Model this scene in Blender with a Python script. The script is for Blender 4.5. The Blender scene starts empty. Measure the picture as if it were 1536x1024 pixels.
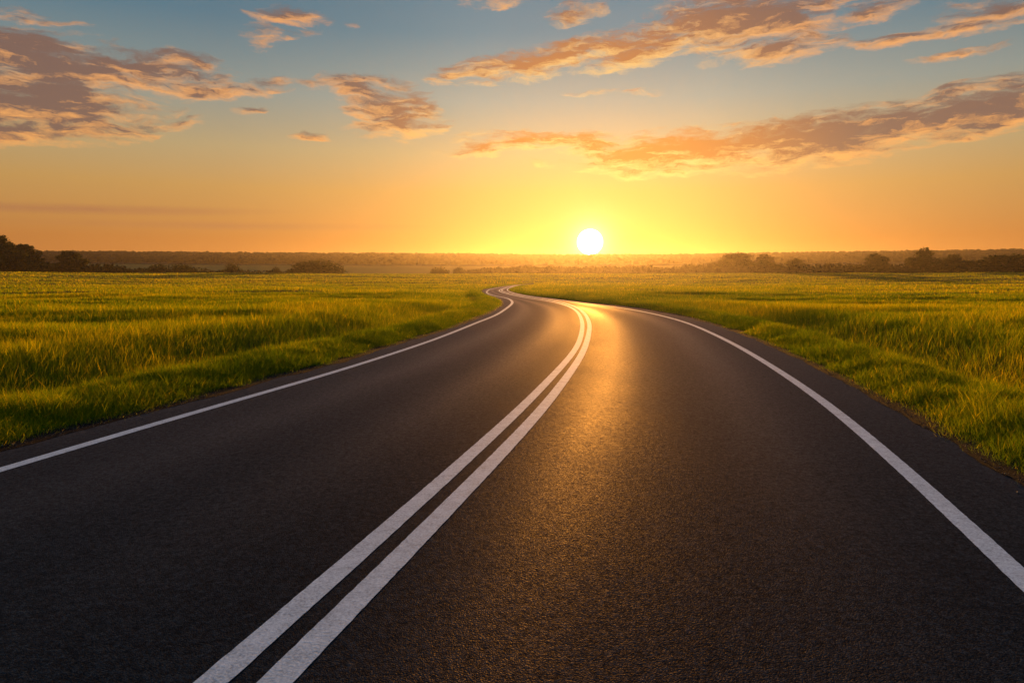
import bpy, bmesh, math, random
import numpy as np
from mathutils import Vector, Matrix

R = math.radians
rng = np.random.default_rng(7)
random.seed(7)
S = bpy.context.scene
COL = S.collection

# ------------------------------------------------------------------ view
F = 1024.0            # focal length in pixels of a 1536 wide frame (24 mm)
HOR = 418.0           # eye level in the photograph
EYE = 1.6
PITCH = math.atan((512 - HOR) / F)
EXPO = 1.0
K = 0.5 ** EXPO       # sky radiance is given as it should display

cam_d = bpy.data.cameras.new('camera')
cam_d.lens = 24
cam_d.sensor_width = 36
cam_d.clip_end = 6000
cam_d.clip_start = 0.05
cam = bpy.data.objects.new('camera', cam_d)
cam.location = (0, 0, EYE)
cam.rotation_euler = (math.pi / 2 - PITCH, 0, 0)
COL.objects.link(cam)
S.camera = cam


def ray(x, y):
    u, v = (x - 768) / F, (512 - y) / F
    c, s = math.cos(PITCH), math.sin(PITCH)
    return np.array([u, c + v * s, -s + v * c])


def flat(x, y):
    d = ray(x, y)
    t = EYE / -d[2]
    return d[0] * t, d[1] * t


def azel(x, y):
    d = ray(x, y)
    d = d / np.linalg.norm(d)
    return math.degrees(math.atan2(d[0], d[1])), math.degrees(math.asin(d[2]))


SUN_AZ, SUN_EL = azel(885, 363)

# ------------------------------------------------------------------ helpers


def obj(name, me, mat=None, parent=None, **props):
    o = bpy.data.objects.new(name, me)
    COL.objects.link(o)
    if mat and me is not None:
        me.materials.append(mat)
    if parent:
        o.parent = parent
    for k, v in props.items():
        o[k] = v
    return o


def mesh_np(name, co, faces_flat, loop_tot):
    me = bpy.data.meshes.new(name)
    co = np.asarray(co, dtype=np.float32)
    me.vertices.add(len(co))
    me.vertices.foreach_set('co', co.ravel())
    faces_flat = np.asarray(faces_flat, dtype=np.int32)
    loop_tot = np.asarray(loop_tot, dtype=np.int32)
    me.loops.add(len(faces_flat))
    me.loops.foreach_set('vertex_index', faces_flat)
    me.polygons.add(len(loop_tot))
    st = np.concatenate([[0], np.cumsum(loop_tot)[:-1]]).astype(np.int32)
    me.polygons.foreach_set('loop_start', st)
    me.polygons.foreach_set('loop_total', loop_tot)
    me.update(calc_edges=True)
    return me


def quads(name, co, q):
    q = np.asarray(q, dtype=np.int32)
    return mesh_np(name, co, q.ravel(), np.full(len(q), 4))


def set_attr(me, name, arr):
    a = me.attributes.new(name, 'FLOAT', 'POINT')
    a.data.foreach_set('value', np.asarray(arr, dtype=np.float32))


def smooth(me):
    me.polygons.foreach_set('use_smooth', np.ones(len(me.polygons), dtype=bool))


class VNoise:
    def __init__(self, seed):
        self.t = np.random.default_rng(seed).random((256, 256))

    def at(self, x, y):
        xi, yi = np.floor(x).astype(int), np.floor(y).astype(int)
        fx, fy = x - xi, y - yi
        fx, fy = fx * fx * (3 - 2 * fx), fy * fy * (3 - 2 * fy)
        t = self.t
        g = lambda a, b: t[a & 255, b & 255]
        return ((g(xi, yi) * (1 - fx) + g(xi + 1, yi) * fx) * (1 - fy)
                + (g(xi, yi + 1) * (1 - fx) + g(xi + 1, yi + 1) * fx) * fy)

    def fbm(self, x, y, o=4):
        s, a, n = 0, 1, 0
        for i in range(o):
            s = s + a * self.at(x * 2 ** i + 17.3 * i, y * 2 ** i + 9.1 * i)
            n += a
            a *= .5
        return s / n


N1, N2, N3 = VNoise(1), VNoise(2), VNoise(3)
sst = lambda a, b, x: (lambda t: t * t * (3 - 2 * t))(np.clip((x - a) / (b - a), 0, 1))


def spline(pts, step=.25):
    """Catmull-Rom through points on the ground, resampled evenly"""
    P = np.array(pts, dtype=float)
    P = np.vstack([2 * P[0] - P[1], P, 2 * P[-1] - P[-2]])
    out = []
    for i in range(1, len(P) - 2):
        p0, p1, p2, p3 = P[i - 1:i + 3]
        # centripetal
        t0 = 0
        t1 = t0 + max(np.linalg.norm(p1 - p0), 1e-6) ** .5
        t2 = t1 + max(np.linalg.norm(p2 - p1), 1e-6) ** .5
        t3 = t2 + max(np.linalg.norm(p3 - p2), 1e-6) ** .5
        for t in np.linspace(t1, t2, 24, endpoint=False):
            a1 = (t1 - t) / (t1 - t0) * p0 + (t - t0) / (t1 - t0) * p1
            a2 = (t2 - t) / (t2 - t1) * p1 + (t - t1) / (t2 - t1) * p2
            a3 = (t3 - t) / (t3 - t2) * p2 + (t - t2) / (t3 - t2) * p3
            b1 = (t2 - t) / (t2 - t0) * a1 + (t - t0) / (t2 - t0) * a2
            b2 = (t3 - t) / (t3 - t1) * a2 + (t - t1) / (t3 - t1) * a3
            out.append((t2 - t) / (t2 - t1) * b1 + (t - t1) / (t2 - t1) * b2)
    out.append(P[-2])
    out = np.array(out)
    L = np.concatenate([[0], np.cumsum(np.linalg.norm(np.diff(out, axis=0), axis=1))])
    s = np.linspace(0, L[-1], max(2, int(L[-1] / step)))
    return np.stack([np.interp(s, L, out[:, 0]), np.interp(s, L, out[:, 1])], 1)


def relax(P, n):
    P = P.copy()
    for _ in range(n):
        P[1:-1] = .5 * P[1:-1] + .25 * (P[:-2] + P[2:])
    return P


def lead(P, back):
    """run the curve on behind the camera"""
    d = P[0] - P[min(6, len(P) - 1)]
    d /= np.linalg.norm(d)
    return np.vstack([P[0] + d * back, P[0] + d * back * .5, P])


# ------------------------------------------------------------------ the road's lines, surveyed on the ground
tail = [(800, 426.4)]
px_lline = [(0, 707), (163, 658), (325, 610.5), (500, 559.5), (640, 514), (687, 496), (715, 484.5), (742.7, 473.5), (757.3, 464.5),
            (766.7, 457), (768.5, 453.6), (765, 449.4), (758, 446.8), (745.8, 444.4), (735.4, 442), (730.2, 439),
            (731.3, 436.4), (736.5, 433.8), (750, 431.1), (764.6, 429), (779, 427.2)] + tail
px_rline = [(1640, 972), (1536, 872), (1453, 793), (1394.6, 738.7), (1336, 688), (1303, 659), (1265.6, 625.3), (1232.4, 601.2),
            (1199.2, 577.3), (1166, 555.6), (1132.8, 534.8), (1099.6, 516), (1066.4, 499.8), (1033, 485.6), (1000, 475.8),
            (962.8, 467.5), (930, 462), (904, 458.5), (878, 455), (839, 450), (800, 445.2), (786, 443), (771, 439.8), (762.8, 436.6),
            (761, 434.5), (763.8, 432.4), (772, 429.8), (779.6, 428.1), (801, 427.1)]
px_ledge = [(0, 676), (98, 650), (228, 617), (325.5, 592), (423, 564), (500, 546), (558, 526.5), (617, 509.5), (675.8, 491.5),
            (714.8, 477), (740, 465.5), (751.5, 458), (752.5, 454), (746.9, 448.8), (734, 444.7), (726, 440.5), (722.4, 436.8), (725, 434.3),
            (741.7, 431.4), (758, 429.1), (779, 426.9), (800, 426.1)]
px_redge = [(1640, 785), (1536, 724), (1492, 700), (1426.6, 659), (1361.5, 623), (1296, 586), (1231, 553), (1166, 522.5), (1101, 496), (1036, 477),
            (1000, 469.5), (956, 462), (917, 457.3), (878, 453.4), (839, 448.8), (800, 444.2), (787, 442.2), (773, 439.2), (764.8, 436.4),
            (763, 434.6), (765.5, 432.6), (773, 430.1), (780.5, 428.5), (802, 427.4)]
px_dl = [(321.5, 1024), (486, 880), (579, 797.7), (689, 700), (721, 669.5), (773.7, 621.8), (818, 576.4), (851.6, 540), (867, 518), (873.7, 490),
         (872, 479), (867.5, 470), (860, 463.4), (848, 458), (831, 453.2), (812, 450), (793, 447.5), (778, 444.7), (763, 441.4), (752, 438.2),
         (749, 435.7), (753, 433), (764, 430.4), (777, 428), (800, 426.7)]
px_dr = [(416.7, 1024), (539, 900), (640, 797.7), (714, 720), (720, 716), (765, 667.5), (807, 622.8), (843, 576.4), (868.5, 540), (878.8, 518), (884.4, 490),
         (881.8, 479), (876, 470), (867.5, 463), (856.6, 458), (842, 453.6), (822, 449.6), (800, 446.6), (782, 443.6), (767, 440.6), (755.5, 437.6),
         (752.5, 435.5), (756, 432.9), (766.5, 430.4), (778, 428.05), (801, 426.8)]
gl = lambda px, r=4: relax(spline([flat(*p) for p in px]), r)
L_LINE, R_LINE = lead(gl(px_lline, 30), 10), lead(gl(px_rline, 60), 10)
L_EDGE, R_EDGE = lead(gl(px_ledge, 12), 10), lead(gl(px_redge, 12), 10)
D_L, D_R = lead(gl(px_dl, 40), 10), lead(gl(px_dr, 40), 10)

# road body: stations along the middle, cross sections to both edges
C_LINE = spline(np.array([(a + b) / 2 for a, b in zip(gl(px_dl)[::8], gl(px_dr)[::8])]) if False else [tuple((np.array(flat(*a)) + np.array(flat(*b))) / 2) for a, b in zip(px_dl, px_dr)], .4)
C_LINE = lead(relax(C_LINE, 6), 10)


def follow(edge, line):
    """index of the edge point level with each station, only ever moving on"""
    d = np.linalg.norm(edge[None] - line[:, None], axis=2)
    idx = np.argmin(d, axis=1)
    idx = np.maximum.accumulate(idx)
    f = np.convolve(np.pad(idx.astype(float), 10, 'edge'), np.ones(21) / 21, 'valid')
    f = np.maximum.accumulate(f)
    f[0], f[-1] = 0, len(edge) - 1
    i = np.clip(np.floor(f).astype(int), 0, len(edge) - 2)
    w = (f - i)[:, None]
    return edge[i] * (1 - w) + edge[i + 1] * w


CL, CR = follow(L_EDGE, C_LINE), follow(R_EDGE, C_LINE)
lat = np.concatenate([[-.06], np.linspace(0, 1, 33), [1.06]])
rows = []
for i in range(len(C_LINE)):
    rows.append(CL[i][None] + (CR[i] - CL[i])[None] * lat[:, None])
rows = np.array(rows)
nS, nL = rows.shape[:2]

# signed distance to the road on a grid (positive outside)
GX0, GX1, GY0, GY1, GS = -60., 80., -24., 250., .25
gx, gy = np.arange(GX0, GX1, GS), np.arange(GY0, GY1, GS)
poly = np.vstack([L_EDGE[::2], R_EDGE[::-1][::2]])


def field_distance():
    XX, YY = np.meshgrid(gx, gy, indexing='ij')
    px, py = XX.ravel().astype(np.float32), YY.ravel().astype(np.float32)
    dist = np.full(px.shape, 1e9, np.float32)
    ins = np.zeros(px.shape, bool)
    edges = np.vstack([L_EDGE, R_EDGE])
    # coarse distance: nearest of the sampled edge points (25 cm apart), measured column by column
    near = edges[::1].astype(np.float32)
    for k in range(0, len(px), 40000):
        a, b = px[k:k + 40000], py[k:k + 40000]
        lo, hi = b.min() - 14, b.max() + 14
        lx, hx = a.min() - 14, a.max() + 14
        c = near[(near[:, 1] > lo) & (near[:, 1] < hi) & (near[:, 0] > lx) & (near[:, 0] < hx)]
        if len(c):
            m = np.full(a.shape, 1e9, np.float32)
            for q in c:
                np.minimum(m, (a - q[0]) ** 2 + (b - q[1]) ** 2, out=m)
            dist[k:k + 40000] = np.sqrt(m)
    n = len(poly)
    for i in range(n):
        x1, y1 = poly[i]
        x2, y2 = poly[(i + 1) % n]
        if y1 == y2:
            continue
        lo, hi = min(y1, y2), max(y1, y2)
        j0, j1 = np.searchsorted(gy, lo, 'right'), np.searchsorted(gy, hi, 'right')
        for j in range(j0, j1):
            xc = x1 + (gy[j] - y1) * (x2 - x1) / (y2 - y1)
            k = np.searchsorted(gx, xc)
            ins2[:k, j] ^= True
    return dist.reshape(XX.shape)


ins2 = np.zeros((len(gx), len(gy)), bool)
SD = field_distance()
SD = np.where(ins2, -np.minimum(SD, 20), np.minimum(SD, 20))


def sdist(x, y):
    fx, fy = (x - GX0) / GS, (y - GY0) / GS
    ok = (fx > 0) & (fy > 0) & (fx < len(gx) - 1.01) & (fy < len(gy) - 1.01)
    fx, fy = np.clip(fx, 0, len(gx) - 1.01), np.clip(fy, 0, len(gy) - 1.01)
    i, j = fx.astype(int), fy.astype(int)
    a, b = fx - i, fy - j
    v = (SD[i, j] * (1 - a) + SD[i + 1, j] * a) * (1 - b) + (SD[i, j + 1] * (1 - a) + SD[i + 1, j + 1] * a) * b
    return np.where(ok, v, 20.)


HILL_D = 1250.
_rid = [(-400, 374), (0, 377), (100, 377.6), (250, 378.5), (300, 379), (480, 380), (560, 380), (700, 381), (885, 382.5), (1000, 382), (1100, 380.5), (1250, 378.5), (1400, 376.6), (1536, 374.5), (1900, 368)]
RID_AZ = np.array([azel(*p)[0] for p in _rid])
RID_TAN = np.array([math.tan(R(azel(*p)[1])) for p in _rid])
CREST = 335.


def terrain(x, y, s=None):
    x, y = np.asarray(x, float), np.asarray(y, float)
    d = np.hypot(x, y)
    az = np.degrees(np.arctan2(x, y))
    if s is None:
        s = sdist(x, y)
    # verge, hollow and the lip of the field
    wob = N1.fbm(x * .22, y * .16, 3) - .5
    so = s + wob * 1.1 * sst(.8, 2.5, s)
    hol = 1.25 - .95 * sst(18, 46, d)
    z = -.05 + .05 * sst(-.1, .25, s) + .05 * sst(.2, 1.3, so) + hol * (-.42 * sst(1.2, 2.5, so) + .50 * sst(2.6, 5.2, so))
    # swells of the field
    f = sst(3, 9, s)
    z = z + f * (.55 * (N2.fbm(x * .018, y * .06, 3) - .5) * sst(8, 60, d) + .62 * (N3.fbm(x * .12, y * .3, 3) - .5))
    # far field rises to a crest, falls into a vale, climbs to the wooded hills
    rise = 3.9 * (.65 * np.clip((d - 185) / (CREST - 185), 0, 1) + .35 * sst(185, CREST, d))
    fall = -5.2 * sst(CREST, CREST + 60, d)
    up = 19. * sst(CREST + 60, 900, d) * (1 + .0 * az)
    t = np.interp(az, RID_AZ, RID_TAN)
    t = np.where(np.abs(az) > 75, .04, t)
    top = EYE + t * HILL_D - 9
    hill = (top - 17) * sst(820, HILL_D, d) * (1 - .4 * sst(HILL_D, 1900, d))
    return z + rise + fall + up + hill


# ------------------------------------------------------------------ materials


def new_mat(name):
    m = bpy.data.materials.new(name)
    m.use_nodes = True
    nt = m.node_tree
    for n in list(nt.nodes):
        nt.nodes.remove(n)
    out = nt.nodes.new('ShaderNodeOutputMaterial')
    return m, nt, out


class G:
    """small expression builder for node trees"""

    def __init__(self, nt):
        self.nt = nt

    def n(self, t, **kw):
        nd = self.nt.nodes.new(t)
        for k, v in kw.items():
            setattr(nd, k, v)
        return nd

    def put(self, sock, v):
        if isinstance(v, bpy.types.NodeSocket):
            self.nt.links.new(v, sock)
        elif isinstance(v, (tuple, list)) and len(v) == 3 and sock.type == 'RGBA':
            sock.default_value = (*v, 1)
        else:
            sock.default_value = v

    def m(self, op, a, b=0., c=None, clamp=False):
        nd = self.n('ShaderNodeMath', operation=op, use_clamp=clamp)
        self.put(nd.inputs[0], a)
        self.put(nd.inputs[1], b)
        if c is not None:
            self.put(nd.inputs[2], c)
        return nd.outputs[0]

    def mix(self, f, a, b, blend='MIX'):
        nd = self.n('ShaderNodeMix', data_type='RGBA', blend_type=blend)
        self.put(nd.inputs[0], f)
        self.put(nd.inputs[6], a)
        self.put(nd.inputs[7], b)
        return nd.outputs[2]

    def ramp(self, f, stops, interp='LINEAR'):
        nd = self.n('ShaderNodeValToRGB')
        cr = nd.color_ramp
        cr.interpolation = interp
        while len(cr.elements) < len(stops):
            cr.elements.new(.5)
        for e, (p, c) in zip(cr.elements, stops):
            e.position = p
            e.color = (*c, 1)
        self.put(nd.inputs[0], f)
        return nd.outputs[0]

    def step(self, f, a, b, lo=0., hi=1.):
        nd = self.n('ShaderNodeMapRange', interpolation_type='SMOOTHSTEP')
        for i, v in enumerate((f, a, b, lo, hi)):
            self.put(nd.inputs[i], v)
        return nd.outputs[0]

    def noise(self, vec, scale, detail=3, rough=.5, **kw):
        nd = self.n('ShaderNodeTexNoise', **kw)
        if vec is not None:
            self.put(nd.inputs['Vector'], vec)
        nd.inputs['Scale'].default_value = scale
        nd.inputs['Detail'].default_value = detail
        nd.inputs['Roughness'].default_value = rough
        return nd.outputs[0]

    def attr(self, name):
        return self.n('ShaderNodeAttribute', attribute_name=name).outputs['Fac']


def lin(r, g, b):
    f = lambda c: (c / 255 / 12.92) if c / 255 <= .04045 else ((c / 255 + .055) / 1.055) ** 2.4
    return (f(r), f(g), f(b))


# asphalt
def asphalt(name, base, wheel=True):
    m, nt, out = new_mat(name)
    g = G(nt)
    pos = g.n('ShaderNodeNewGeometry').outputs['Position']
    fine = g.noise(pos, 170, 2, .6)
    vor = g.n('ShaderNodeTexVoronoi')
    g.put(vor.inputs['Vector'], pos)
    vor.inputs['Scale'].default_value = 120
    big = g.noise(pos, .5, 4, .6)
    mid = g.noise(pos, 9, 3, .6)
    f = g.m('ADD', g.m('MULTIPLY', fine, .5), g.m('MULTIPLY', g.m('ADD', big, mid), .3))
    cell = g.n('ShaderNodeSeparateColor')
    g.put(cell.inputs[0], vor.outputs['Color'])
    g1, g2 = g.noise(pos, 62, 2, .6), g.noise(pos, 24, 2, .6)
    grain = g.m('ADD', g.m('MULTIPLY', g.m('SUBTRACT', g1, .5), .9), g.m('MULTIPLY', g.m('SUBTRACT', g2, .5), .7))
    f = g.m('ADD', f, g.m('ADD', grain, g.m('MULTIPLY', g.m('SUBTRACT', cell.outputs[0], .5), .6)))
    col = g.ramp(f, [(.25, tuple(c * .45 for c in base)), (.6, base), (.95, tuple(c * 2.2 for c in base))])
    ro = g.m('ADD', .64, g.m('MULTIPLY', g.m('SUBTRACT', big, .5), .12))
    ro = g.m('ADD', ro, g.m('MULTIPLY', g.m('SUBTRACT', cell.outputs[1], .5), .25))
    if wheel:
        w = g.attr('track')
        ro = g.m('SUBTRACT', ro, g.m('MULTIPLY', w, .07))
    h = g.m('ADD', g.m('MULTIPLY', vor.outputs['Distance'], -.8), g.m('ADD', g.m('MULTIPLY', fine, .6), g.m('MULTIPLY', grain, 1.0)))
    bp = g.n('ShaderNodeBump')
    bp.inputs['Strength'].default_value = .6
    bp.inputs['Distance'].default_value = .005
    g.put(bp.inputs['Height'], h)
    di = g.n('ShaderNodeBsdfDiffuse')
    g.put(di.inputs['Color'], col)
    g.put(di.inputs['Normal'], bp.outputs[0])
    gs = g.n('ShaderNodeBsdfGlossy', distribution='GGX')
    g.put(gs.inputs['Roughness'], ro)
    gs.inputs['Color'].default_value = (1, .90, .80, 1)
    g.put(gs.inputs['Normal'], bp.outputs[0])
    lw = g.n('ShaderNodeLayerWeight')
    lw.inputs['Blend'].default_value = .5
    fr = g.m('ADD', .009, g.m('MULTIPLY', g.m('POWER', lw.outputs['Facing'], 7.), .20))
    fr = g.m('MULTIPLY', fr, g.m('MAXIMUM', g.m('ADD', 1., g.m('MULTIPLY', grain, 1.6)), .2))
    if wheel:
        fr = g.m('MULTIPLY', fr, g.m('ADD', .85, g.m('MULTIPLY', w, .45)))
    ms = g.n('ShaderNodeMixShader')
    g.put(ms.inputs[0], fr)
    nt.links.new(di.outputs[0], ms.inputs[1])
    nt.links.new(gs.outputs[0], ms.inputs[2])
    nt.links.new(ms.outputs[0], out.inputs[0])
    return m


M_ASPH = asphalt('asphalt', (.0086, .0168, .0220))

m, nt, out = new_mat('road_paint')
g = G(nt)
pos = g.n('ShaderNodeNewGeometry').outputs['Position']
f1, f2 = g.noise(pos, 70, 3, .65), g.noise(pos, 6, 4, .6)
wear = g.m('ADD', g.m('MULTIPLY', f1, .65), g.m('MULTIPLY', f2, .35))
wear = g.m('ADD', g.m('MULTIPLY', wear, .7), g.m('MULTIPLY', g.noise(pos, 26, 3, .7), .3))
col = g.ramp(wear, [(.30, (.15, .20, .22)), (.46, (.48, .59, .60)), (.60, (.70, .83, .83))])
b = g.n('ShaderNodeBsdfPrincipled')
g.put(b.inputs['Base Color'], col)
b.inputs['Roughness'].default_value = .8
b.inputs['Specular IOR Level'].default_value = .12
bp = g.n('ShaderNodeBump')
bp.inputs['Strength'].default_value = .4
bp.inputs['Distance'].default_value = .004
g.put(bp.inputs['Height'], f1)
g.put(b.inputs['Normal'], bp.outputs[0])
nt.links.new(b.outputs[0], out.inputs[0])
M_PAINT = m

# gravelly dirt at the foot of the grass
m, nt, out = new_mat('gravel')
g = G(nt)
pos = g.n('ShaderNodeNewGeometry').outputs['Position']
a, c = g.noise(pos, 45, 4, .7), g.noise(pos, 2.2, 3, .6)
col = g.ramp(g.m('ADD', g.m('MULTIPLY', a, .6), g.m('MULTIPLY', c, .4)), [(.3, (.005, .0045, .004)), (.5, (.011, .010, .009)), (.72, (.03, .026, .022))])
b = g.n('ShaderNodeBsdfPrincipled')
g.put(b.inputs['Base Color'], col)
b.inputs['Roughness'].default_value = .9
b.inputs['Specular IOR Level'].default_value = .03
bp = g.n('ShaderNodeBump')
bp.inputs['Strength'].default_value = .8
bp.inputs['Distance'].default_value = .02
g.put(bp.inputs['Height'], a)
g.put(b.inputs['Normal'], bp.outputs[0])
nt.links.new(b.outputs[0], out.inputs[0])
M_GRAVEL = m

m, nt, out = new_mat('stone_crumbs')
g = G(nt)
pos = g.n('ShaderNodeNewGeometry').outputs['Position']
b = g.n('ShaderNodeBsdfPrincipled')
g.put(b.inputs['Base Color'], g.ramp(g.noise(pos, 60, 1, .5), [(.35, (.03, .028, .026)), (.65, (.14, .13, .12))]))
b.inputs['Roughness'].default_value = .85
nt.links.new(b.outputs[0], out.inputs[0])
M_STONE = m

# soil and turf
m, nt, out = new_mat('turf_soil')
g = G(nt)
pos = g.n('ShaderNodeNewGeometry').outputs['Position']
mp = g.n('ShaderNodeMapping')
g.put(mp.inputs[0], pos)
mp.inputs['Scale'].default_value = (.25, 1, 1)
a, c = g.noise(pos, 14, 4, .7), g.noise(mp.outputs[0], .09, 4, .6)
col = g.ramp(g.m('ADD', g.m('MULTIPLY', a, .4), g.m('MULTIPLY', c, .6)), [(.3, (.020, .028, .006)), (.5, (.055, .062, .010)), (.7, (.11, .09, .015))])
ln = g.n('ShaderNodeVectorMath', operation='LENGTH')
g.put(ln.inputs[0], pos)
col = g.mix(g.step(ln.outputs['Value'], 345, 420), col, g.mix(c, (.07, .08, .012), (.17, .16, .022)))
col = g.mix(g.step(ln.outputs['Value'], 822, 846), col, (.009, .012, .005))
b = g.n('ShaderNodeBsdfPrincipled')
g.put(b.inputs['Base Color'], col)
b.inputs['Roughness'].default_value = .95
b.inputs['Specular IOR Level'].default_value = .1
bp = g.n('ShaderNodeBump')
bp.inputs['Strength'].default_value = .9
bp.inputs['Distance'].default_value = .12
g.put(bp.inputs['Height'], a)
g.put(b.inputs['Normal'], bp.outputs[0])
nt.links.new(b.outputs[0], out.inputs[0])
M_SOIL = m


def leafy(name, stops, trans, tcol, sheen=0., attr='tone'):
    m, nt, out = new_mat(name)
    g = G(nt)
    t = g.attr(attr)
    col = g.ramp(t, stops)
    d = g.n('ShaderNodeBsdfDiffuse')
    g.put(d.inputs[0], col)
    tr = g.n('ShaderNodeBsdfTranslucent')
    g.put(tr.inputs[0], g.mix(1., col, tcol, 'MULTIPLY'))
    ms = g.n('ShaderNodeMixShader')
    ms.inputs[0].default_value = trans
    nt.links.new(d.outputs[0], ms.inputs[1])
    nt.links.new(tr.outputs[0], ms.inputs[2])
    if sheen:
        gs = g.n('ShaderNodeBsdfGlossy', distribution='GGX')
        gs.inputs['Roughness'].default_value = .5
        gs.inputs['Color'].default_value = (1, .72, .12, 1)
        m2 = g.n('ShaderNodeMixShader')
        m2.inputs[0].default_value = sheen
        nt.links.new(ms.outputs[0], m2.inputs[1])
        nt.links.new(gs.outputs[0], m2.inputs[2])
        ms = m2
    nt.links.new(ms.outputs[0], out.inputs[0])
    return m


M_GRASS = leafy('grass_blade', [(0, (.028, .085, .003)), (.45, (.090, .170, .005)), (.75, (.25, .28, .008)), (1, (.42, .37, .02))], .66, (2.1, 1.65, .4), .04)
M_LEAF = leafy('leaves', [(0, (.018, .028, .007)), (.6, (.036, .048, .010)), (1, (.066, .066, .016))], .22, (1.5, 1.3, .6))
M_SCRUB = leafy('scrub_leaves', [(0, (.018, .024, .007)), (1, (.040, .044, .011))], .06, (1.4, 1.2, .5))
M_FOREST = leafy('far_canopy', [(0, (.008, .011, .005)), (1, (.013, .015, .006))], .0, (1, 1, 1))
m, nt, out = new_mat('bark')
g = G(nt)
pos = g.n('ShaderNodeNewGeometry').outputs['Position']
b = g.n('ShaderNodeBsdfPrincipled')
g.put(b.inputs['Base Color'], g.ramp(g.noise(pos, 5, 4, .7), [(.3, (.03, .022, .015)), (.7, (.09, .07, .05))]))
b.inputs['Roughness'].default_value = .9
nt.links.new(b.outputs[0], out.inputs[0])
M_BARK = m

# ------------------------------------------------------------------ ground
front = np.linspace(-58, 58, 520)
back = np.linspace(58, 302, 70)[1:-1]
ang = np.radians(np.concatenate([front, back]))
rad = [.6]
while rad[-1] < 1900:
    rad.append(rad[-1] * 1.0165 + .02)
rad = np.array(rad)
AA, RR = np.meshgrid(ang, rad)
X, Y = RR * np.sin(AA), RR * np.cos(AA)
Z = terrain(X, Y)
na, nr = len(ang), len(rad)
co = np.stack([X, Y, Z], 2).reshape(-1, 3)
co = np.vstack([co, [[0, 0, -.05]]])
ii, jj = np.meshgrid(np.arange(nr - 1), np.arange(na), indexing='ij')
j2 = (jj + 1) % na
q = np.stack([ii * na + jj, ii * na + j2, (ii + 1) * na + j2, (ii + 1) * na + jj], 2).reshape(-1, 4)
tri = np.stack([np.full(na, len(co) - 1), (np.arange(na) + 1) % na, np.arange(na)], 1)
# wind faces up
q = q[:, ::-1]
me = mesh_np('ground', co, np.concatenate([q.ravel(), tri[:, ::-1].ravel()]), np.concatenate([np.full(len(q), 4), np.full(len(tri), 3)]))
smooth(me)
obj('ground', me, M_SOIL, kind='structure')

# ------------------------------------------------------------------ road
zr = .012
co = np.concatenate([rows, np.full((nS, nL, 1), zr)], 2)
co[:, 0, 2] = co[:, -1, 2] = -.06
ii, jj = np.meshgrid(np.arange(nS - 1), np.arange(nL - 1), indexing='ij')
q = np.stack([ii * nL + jj, ii * nL + jj + 1, (ii + 1) * nL + jj + 1, (ii + 1) * nL + jj], 2).reshape(-1, 4)
me = quads('road', co.reshape(-1, 3), q)
lt = np.clip(lat, 0, 1)
tr = sum(np.exp(-((lt - c) / .045) ** 2) for c in (.19, .37, .60, .80))
set_attr(me, 'track', np.tile(tr, nS))
obj('road', me, M_ASPH, kind='structure')


def ribbon(name, line, w, z, mat, jag=0):
    t = np.gradient(line, axis=0)
    t /= np.linalg.norm(t, axis=1)[:, None]
    n = np.stack([t[:, 1], -t[:, 0]], 1)
    w = np.broadcast_to(w, (len(line),))[:, None] / 2
    k = np.arange(len(line)) * .9
    j1, j2 = [(rng.random((len(line), 1)) - .5) * jag for _ in range(2)]
    a, b = line - n * (w + j1), line + n * (w + j2)
    co = np.zeros((len(line) * 2, 3))
    co[0::2, :2], co[1::2, :2] = a, b
    co[:, 2] = z
    i = np.arange(len(line) - 1) * 2
    q = np.stack([i, i + 1, i + 3, i + 2], 1)
    return obj(name, quads(name, co, q), mat, kind='structure')


def dense(line, step=.05, upto=14):
    L = np.concatenate([[0], np.cumsum(np.linalg.norm(np.diff(line, axis=0), axis=1))])
    s = np.concatenate([np.arange(0, min(upto + 10, L[-1]), step), np.arange(min(upto + 10, L[-1]), L[-1], .3)])
    return np.stack([np.interp(s, L, line[:, 0]), np.interp(s, L, line[:, 1])], 1)


for nm, ln, w0 in (('edge_line', L_LINE, .13), ('edge_line', R_LINE, .135), ('centre_line', D_L, .135), ('centre_line', D_R, .14)):
    dn = dense(ln)
    dd = np.hypot(dn[:, 0], dn[:, 1])
    ribbon(nm, dn, w0 + .06 * sst(15, 60, dd), zr + .004, M_PAINT, .004)

# broken gravel strip where the asphalt meets the grass
for ed, sgn in ((L_EDGE, -1), (R_EDGE, 1)):
    dn = dense(ed, .1, 40)
    t = np.gradient(dn, axis=0)
    t /= np.linalg.norm(t, axis=1)[:, None]
    n = np.stack([t[:, 1], -t[:, 0]], 1)
    s = np.arange(len(dn)) * .1
    inn = .02 + .20 * N1.fbm(s * 1.3, s * 0 + sgn * 5 + 9, 4) ** 1.5
    co = np.zeros((len(dn) * 2, 3))
    co[0::2, :2] = dn - sgn * n * inn[:, None]
    co[1::2, :2] = dn + sgn * n * .30
    co[0::2, 2] = zr + .004
    co[1::2, 2] = .03
    i = np.arange(len(dn) - 1) * 2
    q = np.stack([i, i + 1, i + 3, i + 2], 1)
    if sgn < 0:
        q = q[:, ::-1]
    obj('road_shoulder', quads('road_shoulder', co, q), M_GRAVEL, kind='structure')

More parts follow.
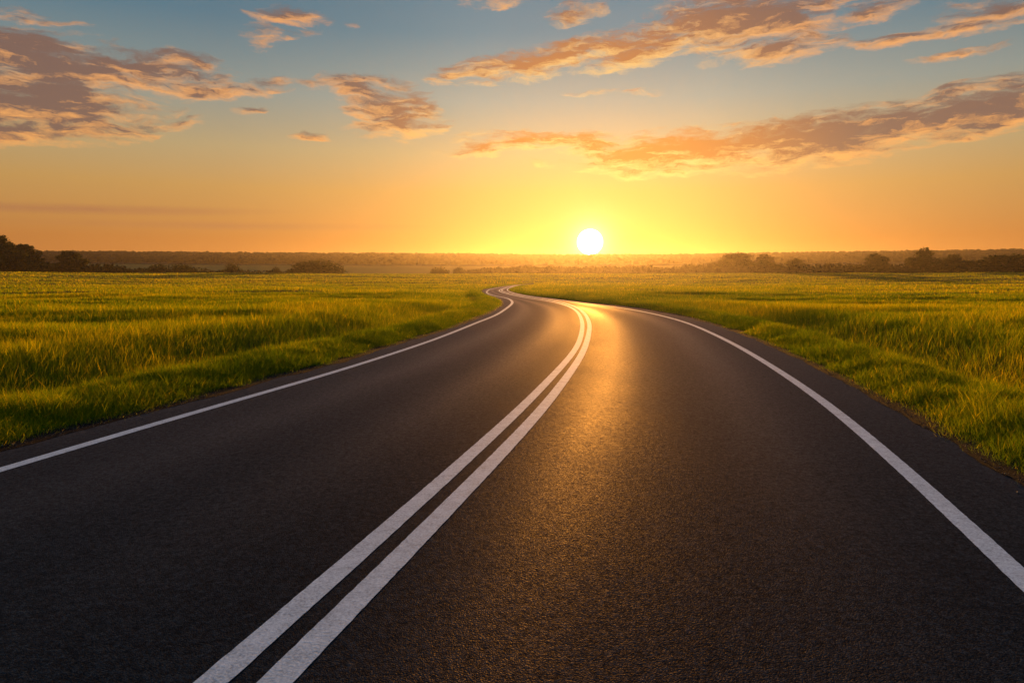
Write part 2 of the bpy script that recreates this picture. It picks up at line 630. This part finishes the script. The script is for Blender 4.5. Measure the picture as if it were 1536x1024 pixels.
# crumbs of stone lying along both edges
r_ = np.random.default_rng(21)
st_co, st_f = [], []
oct_v = np.array([[1, 0, 0], [0, 1, 0], [-1, 0, 0], [0, -1, 0], [0, 0, .8], [0, 0, -.8]])
oct_f = np.array([[0, 1, 4], [1, 2, 4], [2, 3, 4], [3, 0, 4], [1, 0, 5], [2, 1, 5], [3, 2, 5], [0, 3, 5]])
for ed, sgn in ((L_EDGE, -1), (R_EDGE, 1)):
    dn = dense(ed, .1, 40)
    dn = dn[np.hypot(dn[:, 0], dn[:, 1]) < 30]
    t = np.gradient(dn, axis=0)
    t /= np.linalg.norm(t, axis=1)[:, None]
    nn = np.stack([t[:, 1], -t[:, 0]], 1) * sgn
    k = r_.integers(0, len(dn), 5200)
    off = r_.normal(.06, .09, 5200)
    xy = dn[k] + nn[k] * off[:, None] + t[k] * r_.uniform(-.05, .05, (5200, 1))
    rad = r_.lognormal(math.log(.0048), .4, 5200)
    c = np.concatenate([xy, (zr + .006 + rad * .3)[:, None] if np.ndim(zr) else (np.full(5200, zr + .006) + rad * .3)[:, None]], 1)
    v = oct_v[None] * rad[:, None, None] * r_.uniform(.6, 1.3, (5200, 6, 1)) + c[:, None]
    st_f.append((oct_f[None] + (np.arange(5200) * 6 + len(st_co) * 5200 * 6)[:, None, None]).reshape(-1, 3))
    st_co.append(v.reshape(-1, 3))
st_f = np.concatenate(st_f)
obj('loose_gravel', mesh_np('loose_gravel', np.concatenate(st_co), st_f.ravel(), np.full(len(st_f), 3)), M_STONE, kind='stuff')

# ------------------------------------------------------------------ grass


def scatter(n, dmin, dmax, expo, a0=-50, a1=50):
    """points whose density falls with distance as d**-expo, within the view and a margin to each side"""
    k = 2 - expo
    u = rng.random(n)
    if abs(k) < 1e-6:
        d = dmin * (dmax / dmin) ** u
    else:
        d = (dmin ** k + u * (dmax ** k - dmin ** k)) ** (1 / k)
    a = np.radians(rng.uniform(a0, a1, n))
    return d * np.sin(a), d * np.cos(a)


def blades(name, x, y, hgt, wid, tone, lean, mat):
    n = len(x)
    z = terrain(x, y) - .02
    phi = rng.uniform(0, 2 * np.pi, n)
    px, py = np.cos(phi), np.sin(phi)
    la = rng.uniform(0, 2 * np.pi, n)
    lx = np.cos(la) * lean + .25 * lean
    ly = np.sin(la) * lean
    co = np.zeros((n, 5, 3), np.float32)
    b = np.stack([x, y, z], 1)
    w = np.stack([px * wid / 2, py * wid / 2, np.zeros(n)], 1)
    mid = b + np.stack([lx * hgt * .3, ly * hgt * .3, hgt * .58], 1)
    tip = b + np.stack([lx * hgt, ly * hgt, hgt * np.sqrt(np.clip(1 - .6 * (lx ** 2 + ly ** 2), .3, 1))], 1)
    co[:, 0], co[:, 1] = b - w, b + w
    co[:, 2], co[:, 3] = mid + w * .75, mid - w * .75
    co[:, 4] = tip
    o = (np.arange(n) * 5)[:, None]
    f = np.concatenate([o + np.array([[0, 1, 2, 3]]), o + np.array([[3, 2, 4]])], 1).ravel()
    me = mesh_np(name, co.reshape(-1, 3), f, np.tile([4, 3], n))
    set_attr(me, 'tone', np.repeat(tone, 5))
    return obj(name, me, mat, kind='stuff')


x1, y1 = scatter(900000, 3.2, 70, 1.4)
x2, y2 = scatter(480000, 45, 342, 1.5)
x3, y3 = scatter(60000, 2.5, 16, 1.2, 48, 80)
x4, y4 = scatter(60000, 2.5, 16, 1.2, -80, -48)
x, y = np.concatenate([x1, x2, x3, x4]), np.concatenate([y1, y2, y3, y4])
s = sdist(x, y)
edge_n = N2.fbm(x * 1.1, y * 1.1, 3) - .5
keep = s > .10 - .55 * np.clip(edge_n + .12, 0, 1)
x, y, s = x[keep], y[keep], s[keep]
d = np.hypot(x, y)
wob = N1.fbm(x * .22, y * .16, 3) - .5
so = s + wob * 1.1 * sst(.8, 2.5, s)
verge = so < 1.55
# verge: short, green; field: tall, gold at the tips
patch = N3.fbm(x * .35, y * .35, 3)
tuft = N1.fbm(x * 1.7 + 40, y * 1.7, 2)
xv, yv, sv = x[verge], y[verge], s[verge]
n = len(xv)
hv = (.09 + .15 * sst(0, .8, sv)) * (.6 + .8 * tuft[verge]) * rng.uniform(.6, 1.25, n)
dv = d[verge]
# extra blades, the verge is dense
rep = 5
xv = np.concatenate([xv] + [xv + rng.normal(0, .05, n) * (1 + dv * .05) for _ in range(rep - 1)])
yv = np.concatenate([yv] + [yv + rng.normal(0, .05, n) * (1 + dv * .05) for _ in range(rep - 1)])
hv = np.concatenate([hv * rng.uniform(.7, 1.15, n) for _ in range(rep)])
pv = np.tile(patch[verge], rep)
ok = sdist(xv, yv) > -.16
xv, yv, hv, pv = xv[ok], yv[ok], hv[ok], pv[ok]
dv = np.hypot(xv, yv)
tone = np.clip(.30 + .55 * (pv - .5) + rng.normal(0, .20, len(xv)), 0, 1)
blades('verge_grass', xv, yv, hv, np.maximum(.004, .00055 * dv) * rng.uniform(.7, 1.3, len(xv)), tone, rng.uniform(.15, .7, len(xv)), M_GRASS)

f = ~verge
xf, yf, df = x[f], y[f], d[f]
n = len(xf)
swath = N2.fbm(xf * .03 + 5, yf * .10, 3)
hf = (.31 + .22 * (swath - .5) * 2 + .12 * (tuft[f] - .5)) * rng.uniform(.65, 1.2, n) * (.55 + .45 * sst(1.2, 3.2, so[f]))
far = sst(25, 120, df)
tone = np.clip(.42 + .5 * (patch[f] - .5) + .5 * (swath - .5) + .03 * far + rng.normal(0, .17, n), 0, 1)
stalk = rng.random(n) < .02
hf = np.where(stalk, hf * rng.uniform(1.05, 1.35, n), hf)
tone = np.where(stalk, rng.uniform(.7, .95, n), tone)
blades('field_grass', xf, yf, hf, np.maximum(.0045, .00052 * df) * rng.uniform(.7, 1.3, n), tone, rng.uniform(.1, .55, n), M_GRASS)

# ------------------------------------------------------------------ trees


def leaf_cloud(lobes, n, size, seed):
    """many leaf clumps spread through and over a set of lobes (x,y,z,rx,ry,rz)"""
    r = np.random.default_rng(seed)
    lobes = np.array(lobes, float)
    vol = lobes[:, 3] * lobes[:, 4] * lobes[:, 5]
    w = vol ** (2 / 3)
    k = r.choice(len(lobes), n, p=w / w.sum())
    v = r.normal(0, 1, (n, 3))
    v /= np.linalg.norm(v, axis=1)[:, None]
    rr = r.random(n) ** .38 * (1 + r.normal(0, .07, n))
    c = lobes[k, :3] + v * rr[:, None] * lobes[k, 3:]
    sz = size * r.uniform(.5, 1.35, n)
    a = r.normal(0, 1, (n, 3))
    a /= np.linalg.norm(a, axis=1)[:, None]
    b = np.cross(a, r.normal(0, 1, (n, 3)))
    b /= np.linalg.norm(b, axis=1)[:, None]
    a, b = a * sz[:, None], b * sz[:, None] * .62
    co = np.stack([c - a, c + b * .9, c + a, c - b * .9], 1).reshape(-1, 3)
    q = np.arange(n * 4).reshape(n, 4)
    tone = np.repeat(np.clip(r.normal(.5, .2, n) + (r.random(len(lobes)) - .5)[k] * .5, 0, 1), 4)
    return co, q, tone


def limb(bm, p, q, r0, r1, seg=7):
    p, q = Vector(p), Vector(q)
    ax = (q - p).normalized()
    s = ax.orthogonal().normalized()
    t = ax.cross(s)
    rings = []
    for i in range(4):
        f = i / 3
        c = p.lerp(q, f) + s * (math.sin(f * 3.1) * r0 * .6)
        rad = r0 + (r1 - r0) * f
        rings.append([bm.verts.new(c + (s * math.cos(a) + t * math.sin(a)) * rad) for a in [2 * math.pi * k / seg for k in range(seg)]])
    for a, b in zip(rings, rings[1:]):
        for k in range(seg):
            bm.faces.new((a[k], a[(k + 1) % seg], b[(k + 1) % seg], b[k]))
    bm.faces.new(rings[-1])


TREES = {}


def tree_meshes(kind, seed):
    """unit tree: 10 m high. kinds: tall, dome, bush"""
    r = random.Random(seed)
    bm = bmesh.new()
    lobes = []
    if kind == 'bush':
        for k in range(6):
            a = r.uniform(0, 6.28)
            limb(bm, (math.cos(a) * .4, math.sin(a) * .4, -.5), (math.cos(a) * 3, math.sin(a) * 2.5, 5.5), .22, .05, 5)
        for k in range(15):
            a, e = r.uniform(0, 6.28), r.random()
            rx = r.uniform(1.7, 2.8)
            d = r.uniform(1.0, 7.0)
            zz = (1 - (d / 9.2) ** 2) * 7.6 * r.uniform(.55, 1)
            lobes.append((math.cos(a) * d, math.sin(a) * d, max(1.4, zz), rx * 1.15, rx * 1.15, rx * .8))
        lobes += [(0, 0, 3, 5.5, 5.5, 3.2), (0, 0, 1.6, 7.2, 7.2, 2.2)]
    else:
        H = 10
        wide = 3.0 if kind == 'tall' else 4.6
        tz = 2.2 if kind == 'tall' else 1.6
        limb(bm, (0, 0, -.4), (r.uniform(-.2, .2), r.uniform(-.2, .2), 5.4), .42, .2, 9)
        limb(bm, (0, 0, 5.2), (r.uniform(-.6, .6), 0, 8.6), .2, .05)
        for k in range(9):
            a = k * 2.4 + r.uniform(-.4, .4)
            z0 = r.uniform(2, 5.2)
            e = (math.cos(a) * wide * .7, math.sin(a) * wide * .7, z0 + r.uniform(1, 2.6))
            limb(bm, (0, 0, z0), e, .15, .04, 6)
        for k in range(20):
            a = r.uniform(0, 6.28)
            t = r.random()
            zz = tz + 1 + t * (8.8 - tz - 1.2)
            prof = math.sin(math.pi * (.18 + .72 * t)) ** .8
            d = wide * prof * r.uniform(.35, .95)
            rx = r.uniform(.9, 1.6) * (1.15 if kind == 'dome' else .95)
            lobes.append((math.cos(a) * d, math.sin(a) * d, zz, rx, rx, rx * .72))
        lobes.append((0, 0, 8.7, 1.3, 1.3, 1.2))
        lobes.append((0, 0, 5.4, wide * .6, wide * .6, 2.8))
    me_t = bpy.data.meshes.new('trunk')
    bm.to_mesh(me_t)
    bm.free()
    me_t.materials.append(M_BARK)
    smooth(me_t)
    co, q, tone = leaf_cloud(lobes, 5200 if kind != 'bush' else 6500, .30 if kind != 'bush' else .36, seed)
    me_c = quads('crown', co, q)
    set_attr(me_c, 'tone', tone)
    me_c.materials.append(M_LEAF)
    return me_t, me_c


def tree(kind, seed, px, top, dist, width_px, label, group, cat='tree', name='tree', base_drop=.3):
    key = (kind, seed)
    az = math.radians(azel(px, 400)[0])
    d = dist + 50
    x, y = d * math.sin(az), d * math.cos(az)
    zb = float(terrain(np.array([x]), np.array([y]))[0]) - base_drop
    ztop = EYE + math.tan(R(azel(px, top)[1])) * d
    h = ztop - zb
    if key not in TREES:
        TREES[key] = tree_meshes(kind, seed)
    mt, mc = TREES[key]
    root = bpy.data.objects.new(name, None)
    COL.objects.link(root)
    root.location = (x, y, zb)
    nat = mc_w(mc)
    sz = h / mc_h(mc)
    sx = width_px / F * d * 1.0 / nat
    root.scale = (sx, sx, sz)
    root['label'], root['category'] = label, cat
    if group:
        root['group'] = group
    for n_, m_ in (('trunk', mt), ('crown', mc)):
        o = bpy.data.objects.new(n_, m_)
        COL.objects.link(o)
        o.parent = root
    return root


def mc_w(me):
    a = np.zeros(len(me.vertices) * 3, np.float32)
    me.vertices.foreach_get('co', a)
    a = a.reshape(-1, 3)
    return np.percentile(a[:, 0], 99.3) - np.percentile(a[:, 0], .7)


def mc_h(me):
    a = np.zeros(len(me.vertices) * 3, np.float32)
    me.vertices.foreach_get('co', a)
    return np.percentile(a.reshape(-1, 3)[:, 2], 99.6)


GL = 'trees along the left edge of the field'
GR = 'trees along the right edge of the field'
GB = 'bushes behind the field crest'
tree('dome', 11, 2, 355, 330, 72, 'tallest dark tree at the far left edge of the field, cut by the frame', GL)
tree('dome', 12, 36, 367, 335, 46, 'dark tree leaning against the tallest left tree on its right side', GL)
tree('tall', 13, 103, 378, 345, 34, 'small lone pointed tree rising above the low scrub on the left', GL)
tree('bush', 21, 259, 397, 330, 66, 'low flat dark bush, leftmost of the separate bushes behind the left field', GB, 'bush', 'bush')
tree('bush', 22, 356, 398, 335, 54, 'small low bush between the flat bush and the long rounded thicket', GB, 'bush', 'bush')
tree('bush', 23, 468, 391.5, 335, 86, 'long rounded brown thicket, biggest bush behind the left field', GB, 'bush', 'bush')
tree('bush', 22, 418, 402, 330, 28, 'little bush tucked against the left end of the rounded thicket', GB, 'bush', 'bush')
tree('bush', 21, 659, 401.5, 350, 30, 'left one of two small bushes beside the pale far field', GB, 'bush', 'bush')
tree('bush', 23, 686, 402, 355, 24, 'right one of two small bushes beside the pale far field', GB, 'bush', 'bush')
tree('dome', 12, 1108, 380.5, 400, 56, 'hazy round tree, left half of the orange clump right of the sun', GR)
tree('dome', 14, 1146, 383, 395, 58, 'hazy spreading tree, right half of the orange clump right of the sun', GR)
tree('tall', 13, 1194, 388.5, 400, 26, 'small hazy tree just right of the orange clump', GR)
tree('tall', 15, 1312, 382.5, 350, 42, 'rounded tree standing left of the tall dome-topped tree', GR)
tree('dome', 14, 1386, 373.5, 345, 52, 'tall dome-topped tree, highest crown on the right of the field', GR)
tree('dome', 11, 1430, 383, 340, 70, 'lower spreading tree joined to the right side of the dome-topped tree', GR)
tree('dome', 12, 1512, 383, 325, 66, 'dark green tree nearest the right edge of the picture', GR)


def thicket(name, px0, px1, tops, dist, seed, n, lw):
    """a run of low scrub that reads as one mass"""
    r = np.random.default_rng(seed)
    lobes = []
    xs = np.arange(px0, px1, lw * .45)
    for p in xs:
        d = dist + 50 + r.uniform(-14, 14)
        az = math.radians(azel(p + r.uniform(-3, 3), 400)[0])
        x, y = d * math.sin(az), d * math.cos(az)
        zb = float(terrain(np.array([x]), np.array([y]))[0])
        top = np.interp(p, [t[0] for t in tops], [t[1] for t in tops]) + r.uniform(-1.2, 2.5)
        zt = EYE + math.tan(R(azel(p, top)[1])) * d
        h = max(1.5, zt - zb)
        w = lw / F * d * .5 * r.uniform(.7, 1.3)
        lobes.append((x, y, zb + h * .62, w, w, h * .38))
        lobes.append((x + r.uniform(-1, 1), y, zb + h * .3, w * 1.2, w * 1.2, h * .34))
    co, q, tone = leaf_cloud(lobes, n, .95, seed)
    me = quads(name, co, q)
    set_attr(me, 'tone', tone)
    return obj(name, me, M_SCRUB, kind='stuff')


thicket('scrub', -70, 232, [(-70, 386), (40, 388), (62, 392), (90, 394), (130, 397), (165, 395), (185, 399), (232, 403)], 350, 5, 16000, 22)
thicket('scrub', 228, 420, [(228, 404), (320, 404), (420, 405)], 360, 9, 7000, 20)
thicket('woodland', 704, 1090, [(704, 405), (760, 400), (885, 398), (1000, 399), (1090, 393)], 420, 6, 42000, 24)
thicket('woodland', 1085, 1620, [(1085, 398), (1190, 397), (1250, 395), (1290, 395), (1350, 396), (1440, 396), (1475, 399), (1500, 392), (1620, 386)], 375, 8, 26000, 24)

# wooded hills: a canopy of crowns over the slope, finer along the skyline


def forest():
    r = np.random.default_rng(3)
    bm = bmesh.new()
    bmesh.ops.create_icosphere(bm, subdivisions=1, radius=1)
    bm.verts.index_update()
    bv = np.array([v.co[:] for v in bm.verts])
    bf = np.array([[v.index for v in f.verts] for f in bm.faces])
    bm.free()
    n = 9000
    a = np.radians(r.uniform(-52, 52, n))
    d = np.concatenate([r.uniform(840, HILL_D + 40, n - 3500), r.uniform(HILL_D - 60, HILL_D + 30, 3500)])
    x, y = d * np.sin(a), d * np.cos(a)
    z = terrain(x, y)
    rad = r.uniform(3.2, 6.2, n)
    hh = r.uniform(.8, 1.15, n) * 5.6
    sc = np.stack([rad, rad, hh * .62], 1)
    co = bv[None] * (1 + r.normal(0, .10, (n, len(bv), 1))) * sc[:, None] + np.stack([x, y, z + hh * .85], 1)[:, None]
    f = (bf[None] + (np.arange(n) * len(bv))[:, None, None]).reshape(-1, 3)
    me = mesh_np('forest', co.reshape(-1, 3), f.ravel(), np.full(len(f), 3))
    smooth(me)
    set_attr(me, 'tone', np.repeat(r.random(n), len(bv)))
    obj('forest', me, M_FOREST, kind='stuff')


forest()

# ------------------------------------------------------------------ haze: one closed box of even air
bm = bmesh.new()
bmesh.ops.create_cube(bm, size=1)
for v in bm.verts:
    v.co = Vector((v.co.x * 4000, v.co.y * 4000, -12 if v.co.z < 0 else 66))
me = bpy.data.meshes.new('haze')
bm.to_mesh(me)
bm.free()
m = bpy.data.materials.new('haze_air')
m.use_nodes = True
nt = m.node_tree
for n_ in list(nt.nodes):
    nt.nodes.remove(n_)
out = nt.nodes.new('ShaderNodeOutputMaterial')
pv = nt.nodes.new('ShaderNodeVolumePrincipled')
pv.inputs['Color'].default_value = (.82, .77, .80, 1)
pv.inputs['Density'].default_value = .00010
pv.inputs['Anisotropy'].default_value = .77
nt.links.new(pv.outputs[0], out.inputs['Volume'])
obj('haze', me, m, kind='stuff')

# ------------------------------------------------------------------ sun and sky
sd = Vector((math.sin(R(SUN_AZ)) * math.cos(R(SUN_EL)), math.cos(R(SUN_AZ)) * math.cos(R(SUN_EL)), math.sin(R(SUN_EL))))
L = bpy.data.lights.new('sun', 'SUN')
L.energy = 4.8
L.angle = R(.5)
L.color = (1, .405, .06)
lo = bpy.data.objects.new('sun', L)
le = R(SUN_EL + .6)
lo.rotation_euler = Vector((math.sin(R(SUN_AZ)) * math.cos(le), math.cos(R(SUN_AZ)) * math.cos(le), math.sin(le))).to_track_quat('Z', 'Y').to_euler()
lo.location = (40, 300, 40)
COL.objects.link(lo)

W = bpy.data.worlds.new('World')
S.world = W
W.use_nodes = True
nt = W.node_tree
for n_ in list(nt.nodes):
    nt.nodes.remove(n_)
g = G(nt)
wo = g.n('ShaderNodeOutputWorld')
bg = g.n('ShaderNodeBackground')
nt.links.new(bg.outputs[0], wo.inputs[0])
bg.inputs['Strength'].default_value = .1
dirv = g.n('ShaderNodeTexCoord').outputs['Generated']
sep = g.n('ShaderNodeSeparateXYZ')
g.put(sep.inputs[0], dirv)
DEG = 180 / math.pi
el = g.m('MULTIPLY', g.m('ARCSINE', sep.outputs[2]), DEG)
az = g.m('MULTIPLY', g.m('ARCTAN2', sep.outputs[0], sep.outputs[1]), DEG)
dot = g.n('ShaderNodeVectorMath', operation='DOT_PRODUCT')
g.put(dot.inputs[0], dirv)
dot.inputs[1].default_value = sd
sang = g.m('MULTIPLY', g.m('ARCCOSINE', g.m('MINIMUM', dot.outputs['Value'], .9999999)), DEG)
daz = g.m('ABSOLUTE', g.m('SUBTRACT', az, SUN_AZ))

nish = g.n('ShaderNodeTexSky', sky_type='NISHITA', sun_disc=False)
nish.sun_elevation = R(SUN_EL)
nish.sun_rotation = R(SUN_AZ)

elp = g.m('POWER', g.m('DIVIDE', g.m('MAXIMUM', el, 0.), 90.), .5)
P = lambda e: (e / 90) ** .5
base = g.ramp(elp, [(P(0), lin(208, 118, 55)), (P(3), lin(217, 134, 60)), (P(7), lin(224, 168, 90)), (P(10), lin(208, 180, 126)),
                    (P(14), lin(160, 168, 155)), (P(19), lin(98, 136, 150)), (P(28), lin(72, 112, 138)), (P(50), lin(92, 120, 160)), (P(90), lin(100, 132, 180))])
side = g.ramp(g.m('DIVIDE', daz, 180.), [(0, (1.0, 1.0, 1.0)), (.05, (1, 1, 1)), (.10, (.85, .86, .88)), (.16, (.73, .75, .80)), (.25, (.69, .73, .80)), (.5, (.42, .45, .5)), (1, (.36, .42, .5))])
side = g.mix(g.step(el, 25, 60), side, (1, 1, 1))
sky = g.mix(1., base, side, 'MULTIPLY')


def glow(width, col, amt):
    e = g.m('MULTIPLY', g.m('EXPONENT', g.m('DIVIDE', sang, -width)), amt)
    return g.mix(1., (0, 0, 0), g.mix(e, (0, 0, 0), col), 'ADD')


sky = g.mix(1., sky, glow(3.4, (1, .60, .13), .07), 'ADD')
sky = g.mix(1., sky, glow(.8, (1, .9, .6), 2.2), 'ADD')

# clouds, placed by bearing and height above the horizon
cc = g.n('ShaderNodeCombineXYZ')
g.put(cc.inputs[0], az)
g.put(cc.inputs[1], el)
pa = cc.outputs[0]
wn = g.n('ShaderNodeTexNoise')
wm = g.n('ShaderNodeMapping')
g.put(wm.inputs[0], pa)
wm.inputs['Scale'].default_value = (.12, .35, 1)
wm.inputs['Rotation'].default_value = (0, 0, R(-7))
g.put(wn.inputs['Vector'], wm.outputs[0])
wn.inputs['Scale'].default_value = 1.6
wn.inputs['Detail'].default_value = 5
wn.inputs['Roughness'].default_value = .6
wv = g.n('ShaderNodeVectorMath', operation='MULTIPLY_ADD')
g.put(wv.inputs[0], wn.outputs['Color'])
wv.inputs[1].default_value = (3.6, 1.9, 0)
wsub = g.n('ShaderNodeVectorMath', operation='ADD')
g.put(wsub.inputs[0], pa)
wsub.inputs[1].default_value = (-1.8, -.95, 0)
g.put(wv.inputs[2], wsub.outputs[0])
pw = wv.outputs[0]

CLOUDS = [  # x, y, half length, half height, tilt, strength   (in photograph pixels, turned into bearings)
    (60, 95, 300, 58, -9, 1.1), (235, 105, 150, 36, -6, .85), (40, 160, 270, 68, -4, 1.25), (90, 198, 180, 26, 0, 1.15),
    (590, 165, 95, 52, -18, 1.0), (545, 140, 75, 22, -14, .8), (600, 190, 90, 22, 4, .8),
    (800, 96, 190, 30, 9, .95), (960, 66, 150, 42, 12, 1.0), (1110, 36, 190, 60, 6, 1.05), (1180, 74, 100, 30, 10, .75),
    (1050, 228, 270, 42, 3, 1.2), (1230, 210, 270, 50, 9, 1.2), (1450, 168, 200, 48, 13, 1.2), (840, 215, 190, 24, 0, .7), (720, 225, 100, 14, 0, .5),
    (1400, 52, 170, 16, 9, .6), (1310, 14, 80, 22, 8, .7), (1490, 14, 110, 24, 8, .6), (1440, 80, 90, 9, 12, .5),
    (440, 22, 70, 20, -4, .6), (395, 50, 40, 26, 0, .42), (450, 50, 40, 12, 14, .5), (400, 16, 30, 9, 0, .45), (392, 68, 24, 12, 0, .42),
    (528, 32, 18, 9, 0, .5), (740, 4, 60, 16, 4, .42), (410, 127, 60, 12, 0, .5), (470, 130, 50, 9, 0, .45), (375, 166, 36, 9, 4, .45),
    (275, 184, 50, 14, 2, .5), (300, 135, 110, 16, -4, .6), (862, 24, 60, 18, 10, .5), (900, 140, 110, 6, 0, .26), (30, 18, 70, 16, -8, .38), (105, 35, 50, 10, -4, .36),
    (470, 207, 40, 7, 0, .42), (930, 240, 160, 14, 4, .55),
]
mask = None
for (cx, cy, rx, ry, tilt, st) in CLOUDS:
    a0, e0 = azel(cx, cy)
    a1, e1 = azel(cx + 20, cy)
    a2, e2 = azel(cx, cy - 20)
    kx, ky = (a1 - a0) / 20, (e2 - e0) / 20
    # bearing circles bend across the frame: take the local turn of the picture's horizontal
    turn = math.degrees(math.atan2(e1 - e0, a1 - a0))
    mp = g.n('ShaderNodeMapping', vector_type='TEXTURE')
    g.put(mp.inputs[0], pw)
    mp.inputs['Location'].default_value = (a0, e0, 0)
    mp.inputs['Rotation'].default_value = (0, 0, R(tilt + turn))
    mp.inputs['Scale'].default_value = (rx * kx, ry * ky, 1)
    gr = g.n('ShaderNodeTexGradient', gradient_type='SPHERICAL')
    g.put(gr.inputs[0], mp.outputs[0])
    v = g.m('MULTIPLY', gr.outputs['Fac'], st)
    sy = g.n('ShaderNodeSeparateXYZ')
    g.put(sy.inputs[0], mp.outputs[0])
    v2 = g.m('MULTIPLY', v, v)
    wsum = g.m('ADD', v2, .0005) if mask is None else g.m('ADD', wsum, v2)
    vacc = g.m('MULTIPLY', v2, sy.outputs[1]) if mask is None else g.m('MULTIPLY_ADD', v2, sy.outputs[1], vacc)
    mask = v if mask is None else g.m('MAXIMUM', mask, v)


def cloud_noise(off):
    ad = g.n('ShaderNodeVectorMath', operation='ADD')
    g.put(ad.inputs[0], pw)
    ad.inputs[1].default_value = (off[0], off[1], 0)
    mp = g.n('ShaderNodeMapping')
    g.put(mp.inputs[0], ad.outputs[0])
    mp.inputs['Rotation'].default_value = (0, 0, R(-6))
    mp.inputs['Scale'].default_value = (.26, 1.05, 1)
    return g.noise(mp.outputs[0], .75, 9, .66)


n0 = cloud_noise((0, 0))
n1 = cloud_noise((.2, -.45))
vert = g.m('DIVIDE', vacc, wsum)
raw = g.m('ADD', g.m('MULTIPLY', g.m('POWER', mask, .6), 1.15), g.m('MULTIPLY', g.m('SUBTRACT', n0, .5), 2.6))
gate = g.step(mask, .0, .10)
sm = g.n('ShaderNodeMapping')
g.put(sm.inputs[0], pw)
sm.inputs['Rotation'].default_value = (0, 0, R(-9))
sm.inputs['Scale'].default_value = (.45, 2.6, 1)
nf = g.noise(sm.outputs[0], 1.0, 8, .62)
raw = g.m('ADD', raw, g.m('MULTIPLY', g.m('SUBTRACT', nf, .5), 1.3))
dens = g.m('MULTIPLY', g.m('MULTIPLY', g.step(raw, .10, 1.0), gate), .96)
thick = g.m('MULTIPLY', g.step(raw, .36, 1.25), gate)
litn = g.m('MULTIPLY', g.m('SUBTRACT', n0, n1), 4.6)
litf = g.m('ADD', g.m('MULTIPLY', g.m('SUBTRACT', 1., thick), .88), g.m('ADD', g.m('MULTIPLY', vert, -.8), g.m('ADD', g.m('ADD', litn, g.m('MULTIPLY', g.m('SUBTRACT', .5, nf), 1.5)), -.22)), clamp=True)
near = g.step(sang, 23, 8)
c_dark = g.mix(near, lin(124, 93, 81), lin(206, 124, 48))
c_lit = g.mix(near, lin(255, 172, 88), lin(255, 214, 122))
ccol = g.mix(litf, c_dark, c_lit)
dens = g.m('MULTIPLY', dens, g.mix(litf, (1, 1, 1), (.86, .86, .86)))
sky = g.mix(dens, sky, ccol)

# faint brown streaks low on the left
for (cx, cy, rx, ry, tilt, st) in ((140, 314, 300, 8, -1.5, .9), (360, 339, 330, 7, -.8, .6)):
    a0, e0 = azel(cx, cy)
    mp = g.n('ShaderNodeMapping', vector_type='TEXTURE')
    g.put(mp.inputs[0], pa)
    mp.inputs['Location'].default_value = (a0, e0, 0)
    a1, e1 = azel(cx + 20, cy)
    mp.inputs['Rotation'].default_value = (0, 0, R(tilt) + math.atan2(e1 - e0, a1 - a0))
    mp.inputs['Scale'].default_value = (rx * .05, ry * .055, 1)
    gr = g.n('ShaderNodeTexGradient', gradient_type='SPHERICAL')
    g.put(gr.inputs[0], mp.outputs[0])
    sky = g.mix(g.m('MULTIPLY', g.m('MULTIPLY', gr.outputs['Fac'], n0), st * 2), sky, lin(170, 112, 72))

# the ground side of the sphere is never seen
sky = g.mix(g.step(el, -1, -6), sky, lin(90, 70, 45))
tot = g.mix(1., sky, (K * 10, K * 10, K * 10), 'MULTIPLY')
tot = g.mix(.04, tot, nish.outputs[0])
disc = g.step(sang, 1.10, .92)
tot = g.mix(disc, tot, (60, 56, 44))
g.put(bg.inputs['Color'], tot)
W.cycles.sampling_method = 'MANUAL'
W.cycles.sample_map_resolution = 512

# ------------------------------------------------------------------ render settings
S.render.engine = 'CYCLES'
S.view_settings.view_transform = 'Standard'
S.view_settings.look = 'None'
S.view_settings.exposure = EXPO
S.view_settings.gamma = 1
S.cycles.use_denoising = True
S.cycles.max_bounces = 6
S.cycles.diffuse_bounces = 3
S.cycles.transmission_bounces = 4
S.cycles.volume_bounces = 0
S.cycles.sample_clamp_indirect = 6
